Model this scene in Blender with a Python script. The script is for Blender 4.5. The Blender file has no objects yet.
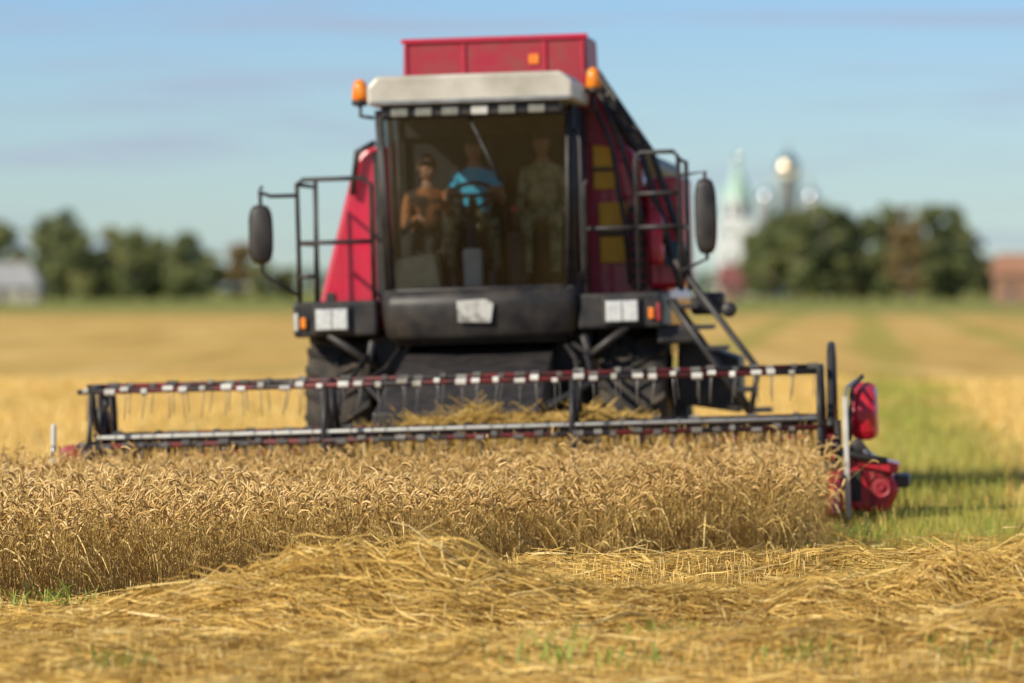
import bpy, math, random
import numpy as np
from mathutils import Vector, Matrix, Euler
random.seed(7); rng=np.random.default_rng(7)
sc=bpy.context.scene
col=sc.collection
sc.view_settings.view_transform='Standard'; sc.view_settings.look='None'; sc.view_settings.exposure=0

# ------------------------------------------------------------ materials
def mat(name,c,rough=.6,metal=0.,c2=None,scale=4.,attr=False,spec=.5,detail=4,stops=(.35,.7),bump=0,coat=0,trans=0):
    m=bpy.data.materials.new(name); m.use_nodes=True
    nt=m.node_tree; b=nt.nodes['Principled BSDF']
    b.inputs['Roughness'].default_value=rough; b.inputs['Metallic'].default_value=metal
    b.inputs['Specular IOR Level'].default_value=spec
    b.inputs['Coat Weight'].default_value=coat
    b.inputs['Base Color'].default_value=(*c,1)
    if c2 is not None:
        r=nt.nodes.new('ShaderNodeValToRGB')
        r.color_ramp.elements[0].color=(*c,1); r.color_ramp.elements[1].color=(*c2,1)
        r.color_ramp.elements[0].position=stops[0]; r.color_ramp.elements[1].position=stops[1]
        if attr:
            a=nt.nodes.new('ShaderNodeAttribute'); a.attribute_name='rnd'
            nt.links.new(a.outputs['Fac'],r.inputs[0])
        else:
            t=nt.nodes.new('ShaderNodeTexCoord'); n=nt.nodes.new('ShaderNodeTexNoise')
            n.inputs['Scale'].default_value=scale; n.inputs['Detail'].default_value=detail
            nt.links.new(t.outputs['Object'],n.inputs['Vector']); nt.links.new(n.outputs[0],r.inputs[0])
            if bump:
                bp=nt.nodes.new('ShaderNodeBump'); bp.inputs['Strength'].default_value=bump
                nt.links.new(n.outputs[0],bp.inputs['Height']); nt.links.new(bp.outputs[0],b.inputs['Normal'])
        nt.links.new(r.outputs[0],b.inputs['Base Color'])
        if trans:
            tr=nt.nodes.new('ShaderNodeBsdfTranslucent'); mx=nt.nodes.new('ShaderNodeMixShader')
            mx.inputs[0].default_value=trans
            nt.links.new(r.outputs[0],tr.inputs[0]); nt.links.new(b.outputs[0],mx.inputs[1]); nt.links.new(tr.outputs[0],mx.inputs[2])
            nt.links.new(mx.outputs[0],nt.nodes['Material Output'].inputs[0])
    return m
def ramp_attr(m,stops):
    for n in m.node_tree.nodes:
        if n.bl_idname=='ShaderNodeValToRGB':
            cr=n.color_ramp
            while len(cr.elements)>2: cr.elements.remove(cr.elements[-1])
            for i,(p,c) in enumerate(stops):
                e=cr.elements[i] if i<2 else cr.elements.new(p)
                e.position=p; e.color=(*c,1)
RED=mat('red_paint',(.54,.008,.045),.36,0,(.42,.03,.05),3,coat=.3)
REDD=mat('dusty_red_paint',(.36,.010,.034),.5,0,(.27,.05,.045),5)
BLK=mat('black_steel',(.018,.018,.02),.5,0,(.06,.05,.045),6)
DRK=mat('dark_plastic',(.014,.013,.015),.5,0,(.05,.042,.034),6)
WHT=mat('white_plastic',(.62,.62,.58),.45,0,(.5,.49,.44),9)
ROOF=mat('roof_paint',(.60,.57,.50),.4,0,(.42,.39,.32),3)
GRY=mat('galvanised_steel',(.42,.42,.42),.35,.6,(.28,.27,.25),7)
LAMPD=mat('lamp_dull',(.30,.29,.24),.25,.2,(.2,.2,.17),30)
LMP=mat('lamp_glass',(.82,.82,.80),.12,.3,(.6,.6,.6),30)
ORG=mat('orange_lens',(.85,.20,.02),.25,0,(.9,.30,.03),12)
YEL=mat('yellow_decal',(.85,.45,.02),.5,0,(.75,.36,.02),8)
RUB=mat('tyre_rubber',(.02,.02,.02),.85,0,(.09,.07,.05),6,bump=.3)
SEAT=mat('seat_fabric',(.018,.018,.02),.9,0,(.03,.03,.03),20)
CRM=mat('cream_box',(.66,.60,.42),.8,0,(.52,.46,.30),10)
BRT=mat('bright_red',(.62,.010,.035),.35,0,(.42,.02,.03),5,coat=.3)
glass=bpy.data.materials.new('cab_glass'); glass.use_nodes=True
nt=glass.node_tree; nt.nodes.clear()
o=nt.nodes.new('ShaderNodeOutputMaterial'); mx=nt.nodes.new('ShaderNodeMixShader'); tr=nt.nodes.new('ShaderNodeBsdfTransparent'); gl=nt.nodes.new('ShaderNodeBsdfGlossy'); fr=nt.nodes.new('ShaderNodeFresnel')
ad_=nt.nodes.new('ShaderNodeMath'); ad_.operation='ADD'; ad_.inputs[1].default_value=.035
tr.inputs[0].default_value=(.72,.75,.73,1); gl.inputs['Roughness'].default_value=.05; fr.inputs[0].default_value=1.5
nt.links.new(fr.outputs[0],ad_.inputs[0]); nt.links.new(ad_.outputs[0],mx.inputs[0]); nt.links.new(tr.outputs[0],mx.inputs[1]); nt.links.new(gl.outputs[0],mx.inputs[2]); nt.links.new(mx.outputs[0],o.inputs[0])

# ------------------------------------------------------------ mesh helpers
def link(name,me,parent=None,mats=None):
    ob=bpy.data.objects.new(name,me); col.objects.link(ob)
    if parent: ob.parent=parent
    if mats:
        for m in (mats if isinstance(mats,(list,tuple)) else [mats]): me.materials.append(m)
    return ob
def empty(name,loc=(0,0,0),rot=(0,0,0)):
    e=bpy.data.objects.new(name,None); e.location=loc; e.rotation_euler=rot; e.empty_display_size=.3; col.objects.link(e); return e
def np_mesh(name,V,F,rnd=None,mi=None,smooth=False):
    me=bpy.data.meshes.new(name); V=np.asarray(V,dtype=np.float32).reshape(-1,3); F=np.asarray(F,dtype=np.int32)
    k=F.shape[1]
    me.vertices.add(len(V)); me.vertices.foreach_set('co',V.ravel())
    me.loops.add(F.size); me.loops.foreach_set('vertex_index',F.ravel())
    me.polygons.add(len(F)); me.polygons.foreach_set('loop_start',np.arange(len(F),dtype=np.int32)*k)
    if mi is not None: me.polygons.foreach_set('material_index',np.asarray(mi,dtype=np.int32))
    if smooth: me.polygons.foreach_set('use_smooth',np.ones(len(F),dtype=bool))
    me.update(calc_edges=True)
    if rnd is not None:
        a=me.attributes.new('rnd','FLOAT','POINT'); a.data.foreach_set('value',np.asarray(rnd,dtype=np.float32))
    return me
def norm(a): return a/np.maximum(np.linalg.norm(a,axis=-1,keepdims=True),1e-9)
def tubes_np(P,R,S=3,rv=None):
    P=np.asarray(P,float); N,K,_=P.shape
    T=norm(np.gradient(P,axis=1)); u=rng.normal(size=(N,1,3)); u=np.repeat(u,K,1)
    u=norm(u-(u*T).sum(-1,keepdims=True)*T); v=np.cross(T,u)
    a=np.arange(S)*2*np.pi/S
    V=P[:,:,None,:]+R[:,:,None,None]*(u[:,:,None,:]*np.cos(a)[None,None,:,None]+v[:,:,None,:]*np.sin(a)[None,None,:,None])
    idx=np.arange(N*K*S).reshape(N,K,S); nx=np.roll(idx,-1,axis=2)
    F=np.stack([idx[:,:-1],nx[:,:-1],nx[:,1:],idx[:,1:]],-1).reshape(-1,4)
    if rv is None: rv=rng.random(N)
    return V.reshape(-1,3),F,np.repeat(rv,K*S)
def ribbons_np(P,W,side=None,rv=None):
    P=np.asarray(P,float); N,K,_=P.shape
    T=norm(np.gradient(P,axis=1))
    if side is None: side=rng.normal(size=(N,1,3))*np.array([1,1,.2])
    u=norm(np.cross(np.repeat(side,K,1),T))
    V=np.stack([P-u*W[:,:,None],P+u*W[:,:,None]],2)
    idx=np.arange(N*K*2).reshape(N,K,2)
    F=np.stack([idx[:,:-1,0],idx[:,:-1,1],idx[:,1:,1],idx[:,1:,0]],-1).reshape(-1,4)
    if rv is None: rv=rng.random(N)
    return V.reshape(-1,3),F,np.repeat(rv,K*2)
class Acc:
    def __init__(s): s.V=[];s.F=[];s.R=[];s.M=[];s.n=0
    def add(s,t,m=0):
        V,F,R=t; s.V.append(V); s.F.append(F+s.n); s.R.append(R); s.M.append(np.full(len(F),m)); s.n+=len(V)
    def obj(s,name,mats,parent=None,smooth=False):
        return link(name,np_mesh(name,np.concatenate(s.V),np.concatenate(s.F),np.concatenate(s.R),np.concatenate(s.M),smooth),parent,mats)
def poly(name,V,F,m,parent=None,bev=0,smooth=False,seg=2):
    me=bpy.data.meshes.new(name); me.from_pydata([tuple(v) for v in V],[],[tuple(f) for f in F]); me.update()
    ob=link(name,me,parent,m)
    import bmesh
    bm=bmesh.new(); bm.from_mesh(me); bmesh.ops.recalc_face_normals(bm,faces=bm.faces); bm.to_mesh(me); bm.free()
    if smooth: me.polygons.foreach_set('use_smooth',[True]*len(me.polygons))
    if bev:
        b=ob.modifiers.new('bev','BEVEL'); b.width=bev; b.segments=seg; b.limit_method='ANGLE'
    return ob
def box(name,x0,x1,y0,y1,z0,z1,m,parent=None,bev=.015):
    V=[(x,y,z) for z in (z0,z1) for y in (y0,y1) for x in (x0,x1)]
    return poly(name,V,[(0,1,3,2),(4,6,7,5),(0,4,5,1),(2,3,7,6),(0,2,6,4),(1,5,7,3)],m,parent,bev)
def prism(name,prof,y0,y1,m,parent=None,bev=.02,prof2=None):
    n=len(prof); p2=prof2 or prof
    V=[(x,y0,z) for x,z in prof]+[(x,y1,z) for x,z in p2]
    F=[tuple(range(n)),tuple(range(2*n-1,n-1,-1))]+[(i,(i+1)%n,n+(i+1)%n,n+i) for i in range(n)]
    return poly(name,V,F,m,parent,bev)
def sprism(name,prof,x0,x1,m,parent=None,bev=.01):
    n=len(prof)
    V=[(x0,y,z) for y,z in prof]+[(x1,y,z) for y,z in prof]
    F=[tuple(range(n)),tuple(range(2*n-1,n-1,-1))]+[(i,(i+1)%n,n+(i+1)%n,n+i) for i in range(n)]
    return poly(name,V,F,m,parent,bev)
def tube(name,paths,r,m,parent=None,S=8):
    if isinstance(paths[0][0],(int,float)): paths=[paths]
    V=[];F=[]
    for p in paths:
        P=[Vector(q) for q in p]; b=len(V)
        for i,q in enumerate(P):
            t=(P[min(i+1,len(P)-1)]-P[max(i-1,0)]).normalized()
            u=t.orthogonal().normalized() if i==0 else (u-t*u.dot(t)).normalized()
            v=t.cross(u)
            for k in range(S):
                a=2*math.pi*k/S; V.append(q+r*(u*math.cos(a)+v*math.sin(a)))
        for i in range(len(P)-1):
            for k in range(S):
                F.append((b+i*S+k,b+i*S+(k+1)%S,b+(i+1)*S+(k+1)%S,b+(i+1)*S+k))
        F.append(tuple(b+k for k in range(S))); F.append(tuple(b+(len(P)-1)*S+k for k in range(S)))
    return poly(name,V,F,m,parent,0,True)
def lathe(name,prof,c,axis,m,parent=None,S=32,smooth=True):
    A=Vector(axis).normalized(); u=A.orthogonal().normalized(); v=A.cross(u); c=Vector(c)
    V=[];F=[]
    for r,h in prof:
        for k in range(S):
            a=2*math.pi*k/S; V.append(c+A*h+r*(u*math.cos(a)+v*math.sin(a)))
    for i in range(len(prof)-1):
        for k in range(S): F.append((i*S+k,i*S+(k+1)%S,(i+1)*S+(k+1)%S,(i+1)*S+k))
    F.append(tuple(range(S))); F.append(tuple(range(len(V)-S,len(V))))
    return poly(name,V,F,m,parent,0,smooth)

# ------------------------------------------------------------ terrain
MX,MY=-.26,51.0
YAW=math.radians(-5); ROLL=math.radians(-1.7)
wv=[(rng.uniform(1,2.4)*s,rng.uniform(0,6.28),rng.uniform(0,6.28)) for s in (2.,3.,4.5,6.5,9,13,3.7,5.5,8,16)]
def bumps(X,Y):
    s=0
    for k,a,p in wv: s=s+np.sin((X*math.cos(a)+Y*math.sin(a))*k*1.3+p+1.3*np.sin((X*math.sin(a)-Y*math.cos(a))*k*.6+p))/ (k**.6)
    return s/2.2
def patch(X,Y,s=1.):
    return (np.sin(X*.9*s+1.3*np.sin(Y*.35*s))+np.sin(Y*.6*s+X*.5*s+2)+np.sin(X*2.1*s-Y*.9*s+.7))/3
rx=[-14,-4,-2.88,-2.2,-1.6,-1.2,-.91,-.3,.27,.8,1.34,2.1,2.75,4,12]
rh=[.05,.05,.05,.14,.26,.36,.40,.36,.24,.18,.18,.26,.34,.34,.3]
def mound(X,Y):
    a=np.interp(X,rx,rh)*np.exp(-((Y-32.2-.12*X)/.95)**2)
    b=np.interp(X,[-1,.3,2,12],[0,.14,.15,.15])*np.exp(-((Y-37.3-.35*X)/.8)**2)
    c=np.interp(X,[-14,-1,1,2.6,12],[.08,.10,.12,.20,.2])*np.exp(-((Y-29.6)/1.0)**2)
    return np.maximum(np.maximum(a,b),c)
def H(X,Y):
    m=mound(X,Y)
    near=np.exp(-((Y-50)/6.)**2)
    return m+bumps(X,Y)*(.012+.30*np.minimum(m,.30))*np.where((Y<60)&(Y>20),1,0)+.028*np.clip(X-MX,-4,4)*near
def geo(a,b,n):
    return a*(b/a)**(np.arange(1,n+1)/n)
xs=np.concatenate([-geo(6.,4000,38)[::-1],np.arange(-6,6.01,.06),geo(6.,4000,38)])
ys=np.concatenate([27-geo(1.,90,12)[::-1],np.arange(27,44,.065),np.arange(44,60,.4),geo(60.,7000,60)])
GX,GY=np.meshgrid(xs,ys); GZ=H(GX,GY)
ny,nx=GX.shape; idx=np.arange(nx*ny).reshape(ny,nx)
F=np.stack([idx[:-1,:-1],idx[:-1,1:],idx[1:,1:],idx[1:,:-1]],-1).reshape(-1,4)
gm=bpy.data.materials.new('stubble_field'); gm.use_nodes=True; nt=gm.node_tree; N=nt.nodes; L=nt.links
bs=N['Principled BSDF']; bs.inputs['Roughness'].default_value=.95; bs.inputs['Specular IOR Level'].default_value=.1
tc=N.new('ShaderNodeTexCoord')
def mapping(sx,sy,rz=0):
    mp=N.new('ShaderNodeMapping'); mp.inputs['Scale'].default_value=(sx,sy,1); mp.inputs['Rotation'].default_value=(0,0,rz); L.new(tc.outputs['Object'],mp.inputs[0]); return mp
def noise(mp,s,d=5,r=.6):
    n=N.new('ShaderNodeTexNoise'); n.inputs['Scale'].default_value=s; n.inputs['Detail'].default_value=d; n.inputs['Roughness'].default_value=r; L.new(mp.outputs[0],n.inputs['Vector']); return n
def ramp(src,stops):
    r=N.new('ShaderNodeValToRGB'); cr=r.color_ramp
    for i,(p,c) in enumerate(stops):
        e=cr.elements[i] if i<2 else cr.elements.new(p)
        e.position=p; e.color=(*c,1) if len(c)==3 else c
    L.new(src,r.inputs[0]); return r
def mix(f,a,b):
    m=N.new('ShaderNodeMix'); m.data_type='RGBA'
    L.new(f,m.inputs[0]); L.new(a,m.inputs[6]); L.new(b,m.inputs[7]); return m
def mth(op,a,b=None,c=None):
    m=N.new('ShaderNodeMath'); m.operation=op
    for i,v in enumerate((a,b,c)):
        if v is None: continue
        if isinstance(v,(int,float)): m.inputs[i].default_value=v
        else: L.new(v,m.inputs[i])
    return m.outputs[0]
n1=noise(mapping(1,.05,math.radians(-5)),.45,4)
n2=noise(mapping(1,1),9,6,.7)
n3=noise(mapping(1,.10,math.radians(-5)),.24,3)
n4=noise(mapping(.35,1),.05,4)
straw=ramp(n1.outputs[0],[(.36,(.50,.29,.07)),(.64,(.90,.60,.22)),(.5,(.70,.44,.12))])
fine=ramp(n2.outputs[0],[(.3,(.40,.24,.07)),(.65,(.82,.54,.18))])
hf=N.new('ShaderNodeValue'); hf.outputs[0].default_value=.32
c1=mix(hf.outputs[0],straw.outputs[0],fine.outputs[0])
sep=N.new('ShaderNodeSeparateXYZ'); L.new(tc.outputs['Object'],sep.inputs[0])
# grassy strips between the windrows, along the direction of travel
cc=mth('MULTIPLY_ADD',sep.outputs[1],-.06,sep.outputs[0])
sn=mth('SINE',mth('MULTIPLY_ADD',cc,1.25,.45))
gsum=mth('ADD',mth('MULTIPLY',sn,.34),mth('MULTIPLY',n3.outputs[0],.9))
side=N.new('ShaderNodeMapRange'); side.inputs[1].default_value=-6; side.inputs[2].default_value=2.5; side.inputs[3].default_value=.25; side.inputs[4].default_value=.85; L.new(sep.outputs[0],side.inputs[0])
gm_=N.new('ShaderNodeMapRange'); gm_.inputs[1].default_value=.50; gm_.inputs[2].default_value=.78; L.new(gsum,gm_.inputs[0])
gmul=mth('MULTIPLY',gm_.outputs[0],side.outputs[0])
grn=ramp(n2.outputs[0],[(.3,(.27,.26,.04)),(.7,(.48,.42,.08))])
c2=mix(gmul,c1.outputs[2],grn.outputs[0])
dk=ramp(n4.outputs[0],[(.4,(0,0,0)),(.7,(.5,.5,.5))])
dkc=N.new('ShaderNodeRGB'); dkc.outputs[0].default_value=(.46,.31,.10,1)
c2b=mix(dk.outputs[0],c2.outputs[2],dkc.outputs[0])
ad=N.new('ShaderNodeMath'); ad.operation='MULTIPLY_ADD'; ad.inputs[1].default_value=160; L.new(n4.outputs[0],ad.inputs[0]); L.new(sep.outputs[1],ad.inputs[2])
mr=N.new('ShaderNodeMapRange'); mr.inputs[1].default_value=430; mr.inputs[2].default_value=620; L.new(ad.outputs[0],mr.inputs[0])
n5=noise(mapping(.3,1),.02,4)
far=ramp(n5.outputs[0],[(.35,(.17,.20,.045)),(.7,(.34,.32,.09))])
c3=mix(mr.outputs[0],c2b.outputs[2],far.outputs[0])
mr2=N.new('ShaderNodeMapRange'); mr2.inputs[1].default_value=44; mr2.inputs[2].default_value=41; L.new(sep.outputs[1],mr2.inputs[0])
under=ramp(n2.outputs[0],[(.3,(.28,.17,.045)),(.7,(.56,.37,.11))])
c4=mix(mr2.outputs[0],c3.outputs[2],under.outputs[0])
L.new(c4.outputs[2],bs.inputs['Base Color'])
bp=N.new('ShaderNodeBump'); bp.inputs['Strength'].default_value=.6; bp.inputs['Distance'].default_value=.03; L.new(n2.outputs[0],bp.inputs['Height']); L.new(bp.outputs[0],bs.inputs['Normal'])
link('field_ground',np_mesh('field_ground',np.stack([GX,GY,GZ],-1),F,smooth=True),None,gm)

# ------------------------------------------------------------ standing wheat
STEM=mat('wheat_stem',(.42,.29,.09),.7,0,(.62,.46,.17),attr=True,stops=(0,1),trans=.25,spec=.3)
ramp_attr(STEM,[(0,(.46,.29,.08)),(1,(.95,.72,.30)),(.5,(.72,.50,.16))])
EAR=mat('wheat_ear',(.4,.26,.09),.8,0,(.6,.42,.17),attr=True,stops=(0,1),trans=.12,spec=.2)
ramp_attr(EAR,[(0,(.44,.26,.08)),(1,(.92,.66,.31)),(.5,(.70,.45,.17))])
WGRN=mat('green_stem',(.16,.26,.03),.6,0,(.40,.48,.08),attr=True,stops=(0,1),trans=.3)
YGRN=mat('yellow_green_stem',(.30,.28,.04),.6,0,(.62,.54,.12),attr=True,stops=(0,1),trans=.3)
def edgeY(x): return np.where(x<-3.2,35.3+.25*(x+3.2),35.3+(x+3.2)*1.18)
def rightX(y): return 2.62-(47.3-y)*.087
def in_wheat(x,y):
    return (y>edgeY(x)+.20*np.sin(x*7)*np.sin(x*2.3)+.09*np.sin(x*23))&(y<47.0)&(x<rightX(y)+.07*np.sin(y*9))
n=66000
X=rng.uniform(-8,2.8,n); Y=rng.uniform(34,47,n)
d_edge=Y-edgeY(X)
keep=in_wheat(X,Y)&((rng.random(n)<np.where(d_edge<1.2,1,.62)))&(X>-.098*Y-1.6)
X=X[keep];Y=Y[keep];n=len(X)
Z=H(X,Y)-.01
ht=np.clip(rng.normal(.55,.065,n),.32,.72)+.05*patch(X,Y,1.7)+.03*np.sin(X*5+Y*2)*np.sin(Y*3.1-X); ht=np.where(rng.random(n)<.012,ht+rng.uniform(.08,.22,n),ht)
az=rng.uniform(0,2*np.pi,n); ln=np.abs(rng.normal(.09,.08,n)); 
ln=np.where(rng.random(n)<.14,ln+.2,ln)
dx=np.cos(az)*ln-.04+.07*patch(X,Y,1.1); dy=np.sin(az)*ln
fr_=np.array([0,.45,.8,1.])
P=np.stack([X[:,None]+dx[:,None]*fr_**1.8,Y[:,None]+dy[:,None]*fr_**1.8,Z[:,None]+ht[:,None]*fr_],-1)
rv=np.clip(rng.random(n)*.8+.25*patch(X,Y,.8)+.1,0,1)
A=Acc()
A.add(tubes_np(P,np.repeat(np.array([[.0026,.0023,.0019,.0016]]),n,0)*rng.uniform(.8,1.2,(n,1)),3,rv),0)
top=P[:,-1]; hd=np.stack([np.cos(az+rng.normal(0,.7,n)),np.sin(az+rng.normal(0,.7,n))],-1)
nod0=rng.uniform(.1,.8,n); nod1=nod0+rng.uniform(.2,2.2,n); Ls=rng.uniform(.065,.105,n)
K=6; pts=[top-np.array([0,0,.002])]
for k in range(1,K):
    a=nod0+(nod1-nod0)*(k/(K-1)); s=(Ls/(K-1))[:,None]
    pts.append(pts[-1]+s*np.concatenate([hd*np.sin(a)[:,None],np.cos(a)[:,None]],1))
EP=np.stack(pts,1)
A.add(tubes_np(EP,np.repeat(np.array([[.002,.0066,.0078,.0064,.0068,.0015]]),n,0)*rng.uniform(.7,1.2,(n,1)),4,np.clip(rv+rng.normal(0,.25,n),0,1)),1)
s=rng.choice(n,int(n*.8),replace=False); k=len(s)
f0=rng.uniform(.25,.95,k); bx=np.stack([X[s]+dx[s]*f0**1.8,Y[s]+dy[s]*f0**1.8,Z[s]+ht[s]*f0],-1)
a2=rng.uniform(0,6.28,k); LL=rng.uniform(.08,.26,k); dr=rng.uniform(-.8,.6,k)
LP=np.stack([bx+np.stack([np.cos(a2)*LL*t,np.sin(a2)*LL*t,LL*(t*(.7+dr)-1.3*t*t)],-1) for t in (0,.35,.7,1.)],1)
A.add(ribbons_np(LP,np.repeat(np.array([[.003,.005,.0038,.0006]]),k,0),None,np.clip(rng.random(k)+.15,0,1)),0)
A.obj('wheat_crop',[STEM,EAR,WGRN])

# ------------------------------------------------------------ cut straw windrow
STR=mat('cut_straw',(.5,.35,.1),.6,0,(.7,.5,.2),attr=True,stops=(0,1),spec=.4,trans=.18)
ramp_attr(STR,[(0,(.40,.23,.05)),(1,(.97,.77,.36)),(.35,(.68,.43,.10)),(.72,(.86,.60,.18))])
A=Acc()
n=200000
X=rng.uniform(-5.2,5.2,n); Y=26.5+17*rng.random(n)**1.15
m=mound(X,Y); w=np.maximum(np.clip(m/.12,.2,1),np.where(Y<35,.62,0)); w=np.maximum(w,np.where((X>-1)&(Y<39.5+X*.6),.5,0))
ok=(rng.random(n)<w)&~((Y>edgeY(X)+.1)&(X<rightX(Y)-.1))&(np.abs(X)<.098*Y+1.2)
X=X[ok];Y=Y[ok];n=len(X); m=m[ok]; m_=np.maximum(m,.10)
flow=.15+.9*np.sin(X*1.7+.8*Y)+.5*np.sin(X*4.1-Y*2.3)
az=rng.normal(0,.5,n)+flow*.65+np.where(rng.random(n)<.2,rng.uniform(-1.6,1.6,n),0); Ln=rng.uniform(.08,.45,n)
K=4; tt=np.linspace(-.5,.5,K); bend=rng.normal(0,.18,n)
PX=X[:,None]+np.cos(az)[:,None]*Ln[:,None]*tt-np.sin(az)[:,None]*(bend*Ln)[:,None]*(1-4*tt**2)
PY=Y[:,None]+np.sin(az)[:,None]*Ln[:,None]*tt+np.cos(az)[:,None]*(bend*Ln)[:,None]*(1-4*tt**2)
tilt=rng.normal(0,.20,n)
clump=np.clip(.5+.8*np.sin(X*6.3+2*np.sin(Y*3.1))*np.sin(Y*5.2+1.7*np.sin(X*2.7)),0,1.3)
lift=np.abs(rng.normal(0,.025,n))*(.35+np.clip(m_/.3,0,1))+.09*clump*np.clip(m_/.2,0,1)*rng.random(n)
PZ=H(PX,PY)+lift[:,None]+.004+np.abs(tilt[:,None]*Ln[:,None]*(tt+.5*np.sign(tilt)[:,None]))*.75*(.3+np.clip(m_/.3,0,1))[:,None]
P=np.stack([PX,PY,PZ],-1)
tone=patch(X,Y*1.3,4)*.5+.5*np.sin(X*9+3*np.sin(Y*4))*np.sin(Y*7)
rv=np.clip(rng.random(n)*.85+.12*clump+.14*tone,0,1)
half=int(n*.64)
A.add(tubes_np(P[:half],np.repeat(rng.uniform(.0015,.0036,(half,1)),K,1),3,rv[:half]))
A.add(ribbons_np(P[half:],np.repeat(rng.uniform(.0022,.0075,(n-half,1)),K,1)*np.array([[.6,1,1,.4]]),None,rv[half:]))
A.obj('straw_windrow',[STR])

# ------------------------------------------------------------ stubble and weeds
A=Acc()
n=170000
Y=28+ (rng.random(n)**1.7)*95; X=rng.uniform(-1,1,n)*(.098*Y+1.8)
ok=~in_wheat(X,Y)&(mound(X,Y)<.12)&((Y>36)|(rng.random(n)<.14))
X=X[ok];Y=Y[ok]; n=len(X)
hgt=rng.uniform(.05,.16,n)*(1+.3*patch(X,Y,.6)); Z=H(X,Y)
lx=rng.normal(0,.03,n); ly=rng.normal(0,.03,n)
P=np.stack([np.stack([X,Y,Z-.01],-1),np.stack([X+lx,Y+ly,Z+hgt],-1)],1)
g=((.8*np.sin((X-.06*Y)*1.25+.45)+.4*patch(X,Y,.45)+.8*rng.random(n))>.75)&(X>0)&(Y>36)
wd=np.maximum(.0024,Y*.00006)
A.add(ribbons_np(P[~g],np.stack([wd,wd],1)[~g],None,np.clip(.25+.75*rng.random((~g).sum()),0,1)),0)
g2=g&(rng.random(n)<.35); g1=g&~g2
A.add(ribbons_np(P[g1],np.stack([wd*1.3,wd*.5],1)[g1],None,rng.random(g1.sum())),2)
A.add(ribbons_np(P[g2],np.stack([wd*1.3,wd*.3],1)[g2],None,np.clip(rng.random(g2.sum())+.3,0,1)),1)
A.obj('field_stubble',[STR,WGRN,YGRN])
A=Acc()
cl=[(-2.05,28.7,.15),(.22,28.7,.20),(.8,29.9,.14),(1.5,28.7,.18),(-2.75,34.7,.22),(-2.95,34.3,.16),(2.5,41.0,.14),(3.3,39.5,.14),(2.3,28.7,.14),(3.6,38.0,.14),(2.75,43.6,.2),(2.0,41.6,.12),(.6,28.6,.14)]
for cx,cy,h in cl:
    k=int(20+130*h); x=cx+rng.normal(0,.12,k); y=cy+rng.normal(0,.2,k); z=H(x,y)+.03
    a=rng.uniform(0,6.28,k); l=rng.uniform(.3,1.2,k)*h
    P=np.stack([np.stack([x+np.cos(a)*l*.45*t*t,y+np.sin(a)*l*.45*t*t,z+l*(t-.25*t*t)+.01],-1) for t in (0,.4,.75,1)],1)
    A.add(ribbons_np(P,np.repeat(np.array([[.004,.006,.004,.0005]]),k,0)),0)
A.obj('green_weeds',[WGRN])

# ------------------------------------------------------------ combine harvester
HV=empty('combine_harvester',(MX,MY,0),(0,ROLL,YAW))
p=HV
prism('chassis',[(-.95,.75),(.95,.75),(1.0,1.6),(-1.0,1.6)],.5,6.0,DRK,p)
prism('body_shell',[(-1.45,1.3),(1.45,1.3),(1.64,1.85),(1.34,3.22),(1.18,3.34),(-1.14,3.34),(-1.26,3.22),(-1.64,1.85)],1.68,5.4,RED,p,.04)
prism('rear_hood',[(-1.15,.95),(1.15,.95),(1.2,3.1),(-1.2,3.1)],5.42,7.2,REDD,p,.05,[(-1.05,1.3),(1.05,1.3),(1.0,2.5),(-1.0,2.5)])
prism('grain_tank',[(-.9,3.3),(1.0,3.3),(.94,3.62),(-.80,3.62)],1.62,4.2,REDD,p,.02)
prism('grain_tank_extension',[(-.79,3.6),(.95,3.6),(.93,4.32),(-.76,4.29)],1.6,3.0,REDD,p,.03)
for i,x in enumerate((-.74,-.2,.55,.90)):
    box(f'tank_rib_{i}',x-.012,x+.012,1.58,1.60,3.66,4.27,RED,p,.005)
box('tank_rim',-.785,.95,1.57,1.63,4.28,4.325,RED,p,.012)
box('tank_sticker',.40,.49,1.585,1.598,4.06,4.15,ORG,p,0)
for i,x in enumerate((-1.52,1.52)):
    box(f'body_trim_{i}',x-.04,x+.04,1.655,1.678,1.5,2.0,BLK,p,.004)
box('body_gap_left',-1.08,-1.0,1.64,1.678,1.6,3.3,DRK,p,.005)
tube('body_top_pipe',[(-1.28,1.62,2.9),(-1.22,1.6,3.3),(-1.05,1.6,3.38)],.03,BLK,p)
box('yellow_panel',1.0,1.26,1.64,1.672,2.2,2.76,YEL,p,.01)
box('orange_panel',.96,1.16,1.64,1.672,2.88,3.34,YEL,p,.01)
box('panel_step',1.0,1.26,1.61,1.638,2.45,2.49,BLK,p,.004)
box('panel_seam',.96,1.16,1.61,1.638,3.05,3.08,BLK,p,.004)
box('red_door',1.18,1.42,1.62,1.668,2.80,3.14,BRT,p,.015)
box('dark_louvre',1.29,1.42,1.60,1.672,1.95,2.72,DRK,p,.01)
for i in range(7): box(f'louvre_slat_{i}',1.30,1.41,1.585,1.598,2.0+i*.1,2.04+i*.1,REDD,p,.003)
box('red_side_box',1.44,1.80,1.55,3.0,1.95,2.98,BRT,p,.05)
box('side_box_latch',1.60,1.64,1.52,1.548,2.3,2.6,BLK,p,.005)
box('blue_can',1.62,1.76,1.3,1.5,2.15,2.38,mat('blue_can_paint',(.05,.20,.30),.5,0,(.08,.25,.33),9),p,.03)
lathe('fire_extinguisher',[(.01,-.25),(.075,-.24),(.08,-.2),(.08,.14),(.06,.2),(.025,.23),(.025,.28),(.005,.29)],(1.56,.95,2.42),(0,0,1),BRT,p,16)
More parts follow.
